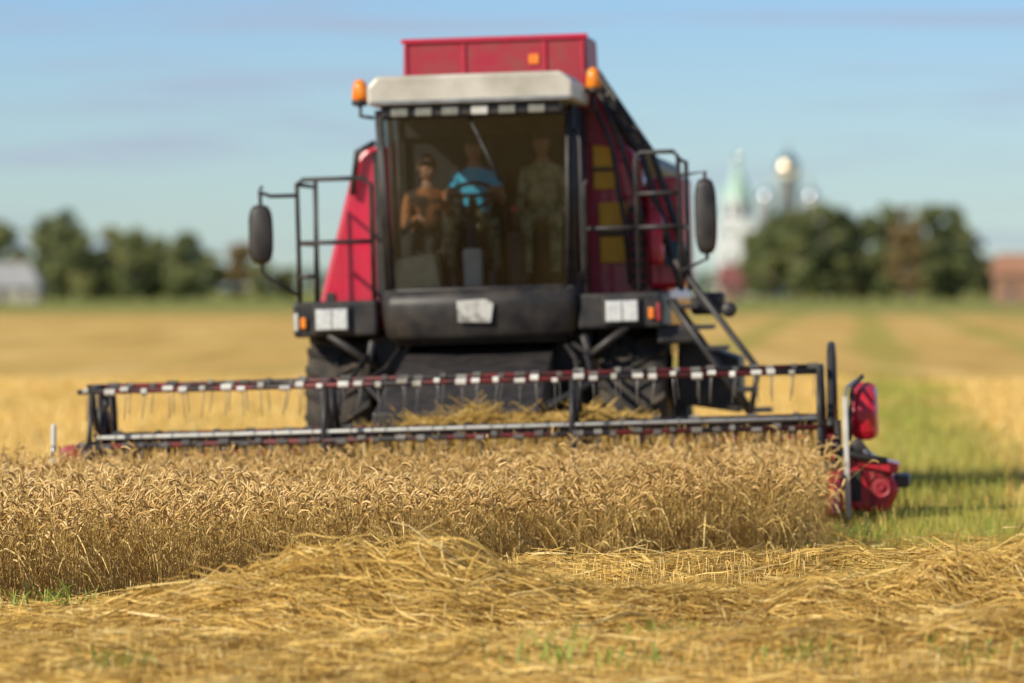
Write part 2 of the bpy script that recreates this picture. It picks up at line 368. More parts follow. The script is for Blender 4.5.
tube('extinguisher_hose',[(1.56,.93,2.68),(1.63,.9,2.68),(1.66,.9,2.55),(1.64,.92,2.35)],.012,BLK,p)
tube('unloading_auger',[(.95,1.75,3.90),(1.08,1.9,3.66),(1.26,2.3,3.30),(1.34,3.2,3.12),(1.34,7.2,3.1)],.13,DRK,p,14)
tube('auger_frame',[[(.93,1.5,3.98),(1.42,1.5,3.2),(1.62,1.3,2.5),(1.78,1.0,1.95)],[(1.02,1.5,3.98),(1.52,1.5,3.2),(1.74,1.3,2.5),(1.88,1.0,1.95)]]+[[(a,1.5,b),(a+.1,1.5,b)] for a,b in ((.98,3.9),(1.08,3.74),(1.18,3.58),(1.28,3.42),(1.38,3.26))],.032,BLK,p)
tube('auger_hoses',[[(1.0,1.45,3.9),(1.2,1.42,3.4),(1.35,1.4,2.9),(1.5,1.3,2.2)],[(.98,1.45,3.7),(1.15,1.42,3.3),(1.25,1.4,2.6),(1.3,1.3,2.0)]],.022,BLK,p)
poly('tank_gusset',[(.93,1.61,3.95),(1.28,1.61,3.25),(.93,1.61,3.3),(.93,1.66,3.95),(1.28,1.66,3.25),(.93,1.66,3.3)],[(0,1,2),(5,4,3),(0,3,4,1),(1,4,5,2),(2,5,3,0)],REDD,p)
# cab
cabobs_start=set(bpy.data.objects)
box('cab_floor',-.9,.9,.0,1.5,1.93,2.0,DRK,p)
box('cab_rear_wall',-.9,.9,1.5,1.56,2.0,2.75,DRK,p)
box('cab_rear_top',-.9,.9,1.5,1.56,3.4,3.62,DRK,p)
box('cab_rear_window_post',-.04,.04,1.5,1.55,2.75,3.4,DRK,p)
box('cab_rear_panel',-.9,.9,1.565,1.6,2.0,3.62,SEAT,p)
prism('cab_roof',[(-.98,3.65),(.97,3.65),(.97,3.82),(.86,3.91),(-.89,3.91),(-.98,3.82)],-.36,1.55,ROOF,p,.03)
box('roof_lip',-.95,.94,-.375,-.362,3.655,3.69,GRY,p,.004)
box('roof_lamp_housing',-.86,.84,-.30,.0,3.54,3.648,DRK,p,.02)
for i,x in enumerate((-.68,-.45,-.2,.08,.34,.62)):
    box(f'work_lamp_{i}',x-.08,x+.08,-.325,-.302,3.545,3.63,WHT if i==3 else LAMPD,p,.02)
def curved(z,u,w=.87,b=.13):
    return (w*u,-b*(1-u*u)-.02,z)
nu,nz=20,8; V=[];F=[]
for j in range(nz+1):
    t=j/nz; z=2.0+1.55*t
    for i in range(nu+1):
        u=-1+2*i/nu; x,y,_=curved(z,u,.84+.05*t); V.append((x,y+.06*(1-t)-.05*t,z))
for j in range(nz):
    for i in range(nu): F.append((j*(nu+1)+i,j*(nu+1)+i+1,(j+1)*(nu+1)+i+1,(j+1)*(nu+1)+i))
poly('windscreen',V,F,glass,p,0,True)
fr0=[(V[i][0],V[i][1]-.012,V[i][2]-.01) for i in range(nu+1)]
fr1=[(V[nz*(nu+1)+i][0],V[nz*(nu+1)+i][1]-.012,V[nz*(nu+1)+i][2]) for i in range(nu+1)]
tube('windscreen_frame',[fr0,fr1,[fr0[0],fr1[0]],[fr0[-1],fr1[-1]]],.024,DRK,p)
for s,nm in((-1,'left'),(1,'right')):
    tube(f'cab_pillar_{nm}',[[(s*.88,.05,1.98),(s*.92,-.02,3.62)],[(s*.9,1.48,1.98),(s*.9,1.48,3.62)],[(s*.88,.8,1.98),(s*.9,.8,3.62)]],.032,DRK,p)
    poly(f'side_window_{nm}',[(s*.88,.08,2.1),(s*.9,1.45,2.1),(s*.91,1.45,3.6),(s*.91,.02,3.6)],[(0,1,2,3)],glass,p)
    box(f'door_sill_{nm}',min(s*.86,s*.91),max(s*.86,s*.91),.05,1.5,1.9,2.12,DRK,p)
V=[];F=[];zz=[(1.52,.84,.02),(1.60,.9,-.03),(1.85,.93,-.06),(1.98,.92,-.05)]
for z,w,yo in zz:
    for i in range(nu+1):
        u=-1+2*i/nu; V.append((w*u,-.16*(1-u*u)+yo,z))
for j in range(3):
    for i in range(nu): F.append((j*(nu+1)+i,j*(nu+1)+i+1,(j+1)*(nu+1)+i+1,(j+1)*(nu+1)+i))
fa=poly('cab_fascia',V,F,DRK,p,0,True); so=fa.modifiers.new('s','SOLIDIFY'); so.thickness=.04
box('cab_base',-.82,.82,.02,1.5,1.5,1.92,DRK,p)
for ob in set(bpy.data.objects)-cabobs_start:
    for v in ob.data.vertices: v.co.x=v.co.x*.945+.03
poly('number_plate',[(-.15,-.245,1.70),(.14,-.245,1.69),(.17,-.245,1.86),(.10,-.245,1.90),(-.16,-.245,1.89),(-.15,-.232,1.70),(.14,-.232,1.69),(.17,-.232,1.86),(.10,-.232,1.90),(-.16,-.232,1.89)],
  [(0,1,2,3,4),(9,8,7,6,5),(0,5,6,1),(1,6,7,2),(2,7,8,3),(3,8,9,4),(4,9,5,0)],mat('worn_plate',(.55,.54,.50),.5,0,(.22,.20,.17),6,stops=(.45,.62)),p)
tube('wiper',[[(.0,-.21,3.52),(.20,-.2,3.1)],[(.08,-.22,3.35),(.26,-.2,2.95)]],.014,BLK,p,6)
for s,nm in((-1,'left'),(1,'right')):
    a,b=sorted((s*.9,s*1.66))
    box(f'platform_{nm}',a,b,-.02,1.4,1.60,1.92,DRK,p,.03)
    a,b=sorted((s*1.16,s*1.45))
    box(f'headlamp_bezel_{nm}',a-.03,b+.03,-.055,-.02,1.63,1.88,BLK,p,.02)
    box(f'headlamp_{nm}',a,b,-.085,-.057,1.66,1.85,LMP,p,.04)
    box(f'headlamp_divider_{nm}',(a+b)/2-.006,(a+b)/2+.006,-.090,-.086,1.67,1.84,GRY,p,.001)
    a,b=sorted((s*1.54,s*1.59)); box(f'indicator_{nm}',a,b,-.06,-.022,1.68,1.78,ORG,p,.01)
    a,b=sorted((s*1.61,s*1.65)); box(f'marker_{nm}',a,b,-.05,-.022,1.66,1.82,REDD if s>0 else WHT,p,.01)
zr=3.02
tube('railing_left',[[(-1.60,.05,1.92),(-1.60,.05,zr-.04),(-1.55,.05,zr),(-.99,.05,zr),(-.93,.05,zr-.06),(-.93,.05,1.92)],
  [(-1.45,.05,1.92),(-1.43,.05,zr)],[(-1.60,.05,2.45),(-.93,.05,2.45)],[(-1.60,.05,zr-.04),(-1.60,1.4,zr-.04),(-1.60,1.4,1.92)],[(-1.60,.05,2.45),(-1.60,1.4,2.45)],[(-1.60,.05,2.15),(-1.43,.05,2.15)]],.021,BLK,p)
tube('railing_right',[[(.99,.05,1.92),(.99,.05,2.9),(1.02,.05,2.94)],[(1.46,.05,1.92),(1.46,.05,3.12),(1.5,.05,3.17),(1.80,.05,3.17),(1.84,.05,3.12),(1.84,.05,1.92)],
  [(1.46,.05,2.5),(1.84,.05,2.5)],[(1.46,.05,2.8),(1.84,.05,2.8)],[(1.84,.05,3.1),(1.84,1.3,3.1),(1.84,1.3,1.92)],[(1.84,.05,2.5),(1.84,1.3,2.5)],[(.99,.05,2.5),(1.46,.05,2.5)]],.021,BLK,p)
tube('grab_rail',[(.95,.0,2.05),(.97,-.06,2.15),(.97,-.06,3.3),(.93,0,3.4)],.016,BLK,p)
def mirror(nm,x,z,w,h,s):
    V=[];F=[];S=20
    for (k,yy) in ((.82,-.02),(1,.0),(1,.03),(.7,.08)):
        for i in range(S):
            a=2*math.pi*i/S; c_,s2=math.cos(a),math.sin(a)
            V.append((x+math.copysign(abs(c_)**.6,c_)*w*k/2,yy-.1,z+math.copysign(abs(s2)**.6,s2)*h*k/2))
    for j in range(3):
        for i in range(S): F.append((j*S+i,j*S+(i+1)%S,(j+1)*S+(i+1)%S,(j+1)*S+i))
    F+= [tuple(range(S)),tuple(range(3*S,4*S))]
    poly(f'mirror_{nm}',V,F,DRK,p,0,True)
mirror('left',-1.92,2.54,.22,.53,-1)
tube('mirror_arm_left',[[(-1.60,.05,2.88),(-1.83,-.03,2.88),(-1.93,-.06,2.92),(-1.90,-.06,2.97)],[(-1.92,-.06,2.92),(-1.92,-.06,2.2),(-1.83,-.03,2.12),(-1.60,.05,1.98)]],.018,BLK,p)
mirror('right',2.08,2.58,.20,.68,1)
tube('mirror_arm_right',[[(1.84,.05,2.95),(2.08,-.04,2.98),(2.08,-.04,2.2),(1.84,.05,2.1)]],.018,BLK,p)
def beacon(nm,x,y,z):
    lathe(f'beacon_{nm}',[(.06,0),(.075,.02),(.066,.12),(.05,.17),(.02,.19),(.003,.195)],(x,y,z),(0,0,1),ORG,p,18)
    lathe(f'beacon_base_{nm}',[(.05,-.05),(.078,-.03),(.078,-.002)],(x,y,z),(0,0,1),BLK,p,18)
beacon('left',-1.02,.2,3.72); tube('beacon_bracket_left',[(-1.02,.2,3.70),(-1.02,.2,3.58),(-.90,.2,3.56)],.018,BLK,p)
beacon('right',1.02,1.2,3.80); tube('beacon_bracket_right',[(1.02,1.2,3.76),(1.02,1.2,3.6),(.9,1.2,3.58)],.018,BLK,p)
tube('steps_stringers',[[(1.72,.1,1.85),(2.42,.1,.80)],[(1.72,.62,1.85),(2.42,.62,.80)],[(1.78,.1,2.2),(2.5,.1,1.2),(2.42,.1,.80)]],.03,BLK,p)
for i in range(6):
    t=i/5; x=1.78+.62*t; z=1.78-.95*t
    box(f'step_{i}',x-.02,x+.2,.08,.64,z-.02,z+.02,BLK,p,.006)
box('step_bracket',1.6,1.95,.1,.7,1.45,1.62,DRK,p,.03)
box('step_hose_box',1.9,2.2,.3,.6,1.7,1.9,DRK,p,.04)
lathe('work_light_side',[(.05,-.05),(.07,-.03),(.07,.03),(.03,.06)],(2.26,-.02,1.74),(0,1,0),BLK,p,14)
prism('tool_box',[(1.72,.9),(2.3,.8),(2.3,1.3),(1.75,1.5)],.8,1.8,DRK,p)
def wheel(nm,cx,cy,r,w):
    lathe(f'tyre_{nm}',[(r*.5,-w*.42),(r*.78,-w*.5),(r*.93,-w*.48),(r*.97,-w*.3),(r*.98,0),(r*.97,w*.3),(r*.93,w*.48),(r*.78,w*.5),(r*.5,w*.42)],(cx,cy,r),(1,0,0),RUB,p,40)
    lathe(f'rim_{nm}',[(.05,-w*.2),(r*.2,-w*.22),(r*.42,-w*.1),(r*.5,-w*.44),(r*.53,-w*.44),(r*.53,w*.44),(r*.5,w*.44),(r*.42,w*.1),(r*.2,w*.22),(.05,w*.2)],(cx,cy,r),(1,0,0),GRY,p,32)
    V=[];F=[]
    nl=22
    for i in range(nl*2):
        s=1 if i%2 else -1; a0=2*math.pi*i/(nl*2)
        q=[]
        for (xx,da) in ((0,.0),(w*.49*s,.22)):
            for rr in (r*.95,r*1.02):
                for dd in (-.035,.035):
                    a=a0+da+dd; q.append((cx+xx,cy+rr*math.sin(a),r+rr*math.cos(a)))
        b=len(V); V+=q; F+=[(b,b+1,b+3,b+2),(b+4,b+6,b+7,b+5),(b,b+4,b+5,b+1),(b+2,b+3,b+7,b+6),(b,b+2,b+6,b+4),(b+1,b+5,b+7,b+3)]
    poly(f'tyre_lugs_{nm}',V,F,RUB,p)
wheel('front_left',-1.3,.9,.82,.60); wheel('front_right',1.36,.9,.82,.60)
wheel('rear_left',-1.75,5.0,.55,.42); wheel('rear_right',1.4,5.0,.55,.42)
tube('front_axle',[(-1.3,.9,.82),(1.36,.9,.82)],.13,BLK,p,12)
tube('rear_axle',[(-1.7,5,.55),(1.4,5,.55)],.09,BLK,p,12)
poly('feeder_house',[(-.72,-2.25,.35),(.72,-2.25,.35),(.72,-2.25,.95),(-.72,-2.25,.95),(-.66,.5,.95),(.66,.5,.95),(.66,.5,1.5),(-.66,.5,1.5)],
   [(0,1,2,3),(7,6,5,4),(0,4,5,1),(1,5,6,2),(2,6,7,3),(3,7,4,0)],BLK,p,.02)
tube('lift_cylinders',[[(-.85,-1.9,.5),(-.85,.3,1.1)],[(.85,-1.9,.5),(.85,.3,1.1)]],.05,GRY,p)
tube('hydraulic_hoses',[[(-.6,-1.9,.95),(-.9,-1.2,1.2),(-.8,-.4,1.3),(-.7,.2,1.5)],[(.7,-1.9,.95),(1.0,-1.2,1.1),(.9,-.4,1.35),(.75,.2,1.5)],[(.78,-1.9,.95),(1.1,-1.2,1.15),(1.0,-.4,1.4),(.8,.2,1.5)],[(-1.1,-1.9,.8),(-1.15,-.8,1.1),(-1.0,.1,1.45)]],.022,BLK,p)
tube('chassis_brackets',[[(-.95,.0,1.55),(-1.05,.2,1.15),(-.7,.3,.95)],[(.95,.0,1.55),(1.05,.2,1.15),(.7,.3,.95)],[(-1.35,.0,1.62),(-.9,.1,1.3)],[(1.35,.0,1.62),(.9,.1,1.3)]],.035,BLK,p)
# header
HL,HR=-3.10,3.24
sprism('header_table',[(-3.75,.10),(-3.72,.14),(-2.9,.16),(-2.5,.22),(-2.35,.4),(-2.3,.68),(-2.24,.68),(-2.24,.1)],HL,HR,REDD,p)
tube('header_top_beam',[(HL,-2.3,.73),(HR,-2.3,.73)],.06,BLK,p,10)
box('header_red_strip',HL,HR,-2.36,-2.31,.56,.64,BRT,p,.01)
tube('table_auger_core',[(HL,-2.8,.5),(HR,-2.8,.5)],.13,REDD,p,14)
V=[];F=[];nn=240
for i in range(nn+1):
    t=i/nn; x=HL+(HR-HL)*t; a=(t if t<.5 else 1-t)*2*math.pi*13
    for r in (.12,.26): V.append((x,-2.8+r*math.cos(a),.5+r*math.sin(a)))
for i in range(nn): F.append((2*i,2*i+1,2*i+3,2*i+2))
poly('table_auger_flights',V,F,GRY,p)
V=[];F=[]
x=HL+.05
while x<HR:
    b=len(V); V+=[(x-.015,-3.74,.10),(x+.015,-3.74,.10),(x+.015,-3.74,.14),(x-.015,-3.74,.14),(x,-3.88,.11)]
    F+=[(0+b,1+b,2+b,3+b),(b,b+1,b+4),(b+1,b+2,b+4),(b+2,b+3,b+4),(b+3,b,b+4)]; x+=.076
poly('knife_guards',V,F,GRY,p)
endp=[(-3.9,.05),(-3.95,.16),(-3.4,.42),(-2.9,.62),(-2.2,.72),(-2.15,.05)]
sprism('end_plate_left',endp,HL-.06,HL-.003,BRT,p); sprism('end_plate_right',endp,HR+.003,HR+.06,BRT,p)
for s,xx,nm in((-1,HL-.03,'left'),(1,HR+.03,'right')):
    poly(f'divider_{nm}',[(xx-.07,-3.7,.04),(xx+.07,-3.7,.04),(xx+.07,-3.7,.42),(xx-.07,-3.7,.42),(xx,-4.55,.06),(xx,-4.5,.12)],[(0,1,2,3),(0,4,1),(1,4,5,2),(2,5,3),(3,5,4,0)],BRT,p,.01)
RC=(-3.1,.79); RR=.51
x0,x1=-2.96,3.16
tube('reel_tube',[(x0,RC[0],RC[1]),(x1,RC[0],RC[1])],.055,BLK,p,14)
tube('reel_tube_highlight',[(x0,RC[0]-.08,RC[1]+.03),(x1,RC[0]-.08,RC[1]+.03)],.016,WHT,p,8)  # white rod added as a painted highlight line along the dark reel tube
ang=[math.radians(a) for a in (56,116,176,236,296,356)]
bars=[(RC[0]-RR*math.cos(a),RC[1]+RR*math.sin(a)) for a in ang]
REDW=mat('worn_red_bar',(.16,.02,.02),.55,0,(.03,.025,.025),3,stops=(.4,.55))
tube('reel_bars',[[(x0-.12,y,z),(x1-.02,y,z)] for y,z in bars],.022,REDW,p,8)
spx=[x0,-.98,1.1,x1]
sp=[]
for x in spx:
    for y,z in bars: sp.append([(x,RC[0],RC[1]),(x,y,z)])
    for i in range(6): sp.append([(x,*bars[i]),(x,*bars[(i+1)%6])])
tube('reel_spiders',sp,.026,BLK,p,6)
CLP=mat('clip_plastic',(.78,.76,.70),.4,0,(.30,.28,.22),3)
CLD=mat('worn_clip',(.10,.09,.08),.5,0,(.34,.32,.28),4,stops=(.5,.75))
for grp,mt in (((0,3),CLP),((1,2,4,5),CLD)):
  tn=[];V=[];F=[]
  for bi in grp:
    y,z=bars[bi]
    x=x0-.05; j=0
    while x<x1-.03:
        tn.append([(x,y,z),(x+.004+.01*math.sin(j*3.3),y+.01,z-.06),(x+.02*math.sin(j*1.7),y-.03,z-.24)])
        j+=1; b=len(V); w=(.034,.024,.044)[j%3]; ww=.014 if j%2 else .02
        oz=.012*math.sin(j*2.7+bi)
        for dx_ in (-w,w):
            for q in range(8):
                a=math.pi/4*(q+.5); V.append((x+dx_,y+.036*math.cos(a),z+oz+(ww+.012)*math.sin(a)))
        F+=[tuple(b+q for q in range(8)),tuple(b+15-q for q in range(8))]+[(b+q,b+(q+1)%8,b+8+(q+1)%8,b+8+q) for q in range(8)]
        x+=.165+.045*math.sin(j*2.1+bi)
  tube('reel_tines' if grp[0]==0 else 'reel_tines_rear',tn,.005,GRY,p,4)
  poly('reel_tine_clips' if grp[0]==0 else 'reel_tine_clips_rear',V,F,mt,p)
for s,x,nm in((-1,HL+.15,'left'),(1,HR+.0,'right')):
    zt=1.42 if s>0 else 1.24
    tube(f'reel_arm_{nm}',[(x,-2.3,.74),(x,-2.35,zt-.1),(x,-2.5,zt),(x,-2.7,zt-.06),(x,-3.1,.80),(x,-3.3,.76)],.036,BLK,p)
    tube(f'reel_ram_{nm}',[(x,-2.4,.75),(x,-2.85,1.12)],.025,GRY,p)
sprism('drive_guard_upper',[(-2.95,.62),(-3.0,.85),(-2.9,1.02),(-2.65,1.10),(-2.35,1.08),(-2.2,.92),(-2.2,.6)],3.40,3.62,BRT,p,.07)
tube('guard_edge',[(3.39,-3.0,.62),(3.40,-3.04,.86),(3.42,-2.94,1.06),(3.5,-2.7,1.15)],.02,BLK,p)
prism('drive_guard_lower',[(3.34,.04),(3.70,.02),(3.80,.20),(3.74,.34),(3.62,.44),(3.5,.54),(3.34,.56)],-3.3,-2.2,BRT,p,.05)
box('guard_slot_a',3.40,3.48,-3.315,-3.302,.12,.38,DRK,p,.004)
box('guard_slot_b',3.56,3.60,-3.315,-3.302,.06,.38,REDD,p,.004)
box('divider_light_strip',3.36,3.40,-3.75,-3.72,.0,1.0,WHT,p,.006)
tube('divider_rod',[(3.38,-3.7,.98),(3.39,-3.3,1.08),(3.45,-2.8,1.12)],.013,GRY,p)
lathe('drive_pulley',[(.02,-.03),(.03,-.04),(.03,-.02),(.07,-.015),(.09,-.03),(.09,.03),(.02,.03)],(3.64,-3.34,.24),(0,1,0),REDD,p,24,False)
lathe('drive_pulley_small',[(.02,-.03),(.06,-.02),(.06,.02),(.02,.03)],(3.46,-3.34,.58),(0,1,0),BLK,p,20,False)
tube('drive_belt',[(3.55,-3.35,.24),(3.40,-3.35,.58),(3.46,-3.35,.64),(3.52,-3.35,.58),(3.73,-3.35,.25)],.012,BLK,p,6)
box('skid_shoe',3.2,3.88,-3.2,-2.4,.22,.32,BLK,p,.02)
prism('guard_fender',[(3.45,.42),(3.78,.34),(3.80,.42),(3.46,.52)],-3.36,-2.6,BRT,p,.01)
box('header_black_box',3.08,3.3,-3.78,-3.3,.1,.46,BLK,p,.03)
tube('header_bracket_right',[[(3.1,-3.3,.1),(3.3,-3.35,.5),(3.3,-3.3,.8)],[(3.15,-3.4,.6),(3.45,-3.4,.5),(3.7,-3.35,.45)]],.03,BLK,p)
prism('drive_guard_left',[(-3.34,.5),(-3.14,.45),(-3.14,.76),(-3.28,.76),(-3.34,.70)],-3.0,-2.2,REDD,p,.04)
# straw gathered on the table
A=Acc(); n=14000
X=rng.uniform(-1.2,2.0,n); hh=.45+.54*np.exp(-np.abs((X-.4)/1.4)**6)*(.85+.15*np.sin(X*4+1)*np.sin(X*9))
yy=rng.uniform(-2.7,-1.7,n); zz_=rng.uniform(.25,1,n)**.6*hh
az=rng.normal(0,.6,n); l=rng.uniform(.10,.36,n); tl=rng.normal(0,.4,n)
P=np.stack([np.stack([X+np.cos(az)*l*t,yy+np.sin(az)*l*t*.5,zz_+tl*l*t-.06*t*t],-1) for t in(-.5,0,.5)],1)
A.add(tubes_np(P,np.full((n,3),.004),3,rng.random(n)*.8))
# cut stalks standing into the reel as they are gathered
n=2600
X=rng.uniform(HL+.1,HR-.1,n); yy=rng.uniform(-3.6,-3.0,n); hh=rng.uniform(.35,.66,n)
P=np.stack([np.stack([X+rng.normal(0,.04,n)*t,yy+.25*t*t,.14+hh*t],-1) for t in(0,.5,1)],1)
A.add(tubes_np(P,np.full((n,3),.003),3,rng.random(n)))
A.obj('gathered_straw',[STR],p)
prism('straw_mat',[(-1.1,.4),(1.9,.4),(1.6,.8),(1.2,.90),(-.4,.92),(-.9,.7)],-2.2,-1.6,mat('straw_mass',(.42,.26,.07),.95,0,(.62,.42,.13),20,bump=.8),p,.06)

# cab interior
box('driver_seat_base',-.3,.2,.75,1.25,2.0,2.38,SEAT,p,.04)
box('driver_seat_cushion',-.34,.24,.65,1.3,2.38,2.47,SEAT,p,.04)
box('driver_seat_back',-.32,.22,1.22,1.36,2.47,3.1,SEAT,p,.05)
box('passenger_seat_r',.32,.76,.85,1.35,2.0,2.50,SEAT,p,.04)
box('passenger_seat_l',-.76,-.38,.72,1.3,2.0,2.33,SEAT,p,.04)
tube('steering_column',[(-.05,.12,2.0),(-.05,.2,2.4),(-.05,.42,2.80)],.04,BLK,p,10)
box('pedal_console',-.12,.05,.06,.2,2.0,2.36,WHT,p,.03)
box('pedal_l',-.24,-.18,.1,.16,2.0,2.14,BLK,p,.01); box('pedal_r',.10,.17,.1,.16,2.0,2.16,BLK,p,.01)
SW=Vector((-.06,.46,2.84)); swr=.2; tilt_=math.radians(35)
def sw(a,r=swr): return (SW.x+r*math.cos(a),SW.y+r*math.sin(a)*math.cos(tilt_),SW.z+r*math.sin(a)*math.sin(tilt_))
tube('steering_wheel',[[sw(2*math.pi*i/28) for i in range(29)],[sw(0),sw(math.pi)],[sw(-math.pi/2),tuple(SW)]],.02,BLK,p,8)
poly('cream_box',[(-.78,.05,2.0),(-.32,.05,2.0),(-.32,.42,2.0),(-.78,.42,2.0),(-.72,.07,2.28),(-.38,.07,2.33),(-.38,.40,2.33),(-.72,.40,2.28)],[(0,1,2,3),(4,5,6,7),(0,1,5,4),(1,2,6,5),(2,3,7,6),(3,0,4,7)],CRM,p,.03)
box('control_console',.26,.4,.3,1.0,2.0,2.5,DRK,p,.03)
tube('control_lever',[(.33,.45,2.5),(.33,.4,2.68)],.018,BLK,p)
lathe('lever_knob',[(.005,-.03),(.03,-.01),(.03,.02),(.005,.04)],(.33,.4,2.7),(0,0,1),BRT,p,12)

# ------------------------------------------------------------ people
SKIN=mat('skin',(.30,.15,.10),.6,0,(.37,.19,.12),15)
HAIR=mat('dark_hair',(.03,.02,.015),.7,0,(.06,.04,.03),40)
EYE=mat('eye_dark',(.02,.015,.01),.3)
LIP=mat('lips',(.30,.10,.08),.5)
BOOT=mat('boots',(.03,.025,.02),.6,0,(.05,.04,.03),10)
def skin_eval(name,V,E,R,roots,parent,mats,classes=None,sub=2):
    me=bpy.data.meshes.new(name); me.from_pydata(V,E,[]); me.update()
    ob=bpy.data.objects.new(name+'_t',me); col.objects.link(ob)
    sm=ob.modifiers.new('k','SKIN'); sm.use_smooth_shade=True
    for i,r in enumerate(R):
        d=me.skin_vertices[0].data[i]; d.radius=(r,r) if isinstance(r,float) else r; d.use_root=(i in roots)
    ss=ob.modifiers.new('s','SUBSURF'); ss.levels=sub; ss.render_levels=sub
    dg=bpy.context.evaluated_depsgraph_get(); dg.update()
    m2=bpy.data.meshes.new_from_object(ob.evaluated_get(dg)); bpy.data.objects.remove(ob)
    m2.materials.clear()
    o2=link(name,m2,parent,mats)
    if classes:
        segs=[(Vector(V[a]),Vector(V[b]),c) for (a,b),c in zip(E,classes)]
        for f in m2.polygons:
            c=f.center; best=9;bi=0
            for a,b,cl_ in segs:
                ab=b-a; t=max(0,min(1,(c-a).dot(ab)/max(ab.length_squared,1e-9))); dd=(c-a-ab*t).length
                if dd<best: best=dd;bi=cl_
            f.material_index=bi
    return o2
def head(parent,c,yaw,pitch,cap=None):
    S,Rn=28,20; V=[];F=[]
    for j in range(Rn+1):
        th=math.pi*j/Rn
        for i in range(S):
            ph=2*math.pi*i/S
            x=math.sin(th)*math.cos(ph); y=math.sin(th)*math.sin(ph); z=math.cos(th)
            w=.076*(1-.22*max(0,-z)**1.5); dpt=.098*(1-.12*max(0,-z))
            px,py,pz=x*w,y*dpt,z*.116
            if y<0:
                g=math.exp(-((px/.014)**2+((pz+.005)/.024)**2)); py-=.026*g
                for ex in(-.031,.031): py+=.010*math.exp(-(((px-ex)/.016)**2+((pz-.016)/.012)**2))
                py-=.006*math.exp(-((px/.04)**2+((pz-.04)/.012)**2))
                py-=.010*math.exp(-((px/.025)**2+((pz+.09)/.016)**2))
            V.append((px,py,pz))
    for j in range(Rn):
        for i in range(S): F.append((j*S+i,j*S+(i+1)%S,(j+1)*S+(i+1)%S,(j+1)*S+i))
    h=empty('head',c,(pitch,0,yaw)); h.parent=parent
    poly('face',V,F,SKIN,h,0,True)
    HV_=[];HF=[]
    for (x,y,z) in V:
        HV_.append((x*1.14,y*1.10+.006,z*1.12+.006))
    for f in F:
        cc=sum((Vector(HV_[k]) for k in f),Vector())/4
        if cc.z>.040 or (cc.y>-.02 and cc.z>-.06) : HF.append(f)
    hr=poly('hair',HV_,HF,cap or HAIR,h,0,True); sdm=hr.modifiers.new('s','SOLIDIFY'); sdm.thickness=.012
    for s in(-1,1):
        lathe('eye',[(.001,-.010),(.008,-.006),(.011,0),(.008,.006),(.001,.009)],(s*.031,-.083,.016),(0,1,0),EYE,h,10)
        lathe('ear',[(.004,-.006),(.018,-.004),(.024,.004),(.016,.008),(.003,.009)],(s*.078,.008,.0),(s,-.3,0),SKIN,h,12)
    tube('mouth',[(-.024,-.083,-.052),(0,-.090,-.05),(.024,-.083,-.052)],.005,LIP,h,6)
def hand(parent,w,d,down,side):
    d=Vector(d).normalized(); dn=Vector(down); dn=(dn-d*dn.dot(d)).normalized(); lat=d.cross(dn).normalized()*side
    w=Vector(w); V=[tuple(w),tuple(w+d*.04),tuple(w+d*.085)]; E=[(0,1),(1,2)]; R=[.026,.034,.032]; roots=[0]
    for i,(o_,l) in enumerate(((-.028,.066),(-.01,.075),(.01,.07),(.028,.055))):
        b=len(V); r=w+d*.075+lat*o_; roots.append(b)
        V+= [tuple(r),tuple(r+d*l*.42+dn*.004),tuple(r+d*l*.62+dn*l*.38),tuple(r+d*l*.45+dn*l*.68)]
        E+= [(b,b+1),(b+1,b+2),(b+2,b+3)]; R+=[.0095,.009,.0085,.0075]
    b=len(V); r=w+d*.025-lat*.02; roots.append(b)
    V+=[tuple(r),tuple(r-lat*.028+d*.02+dn*.012),tuple(r-lat*.032+d*.045+dn*.035)]; E+=[(b,b+1),(b+1,b+2)]; R+=[.013,.011,.009]
    skin_eval('hand',V,E,R,roots,parent,[SKIN],sub=1)
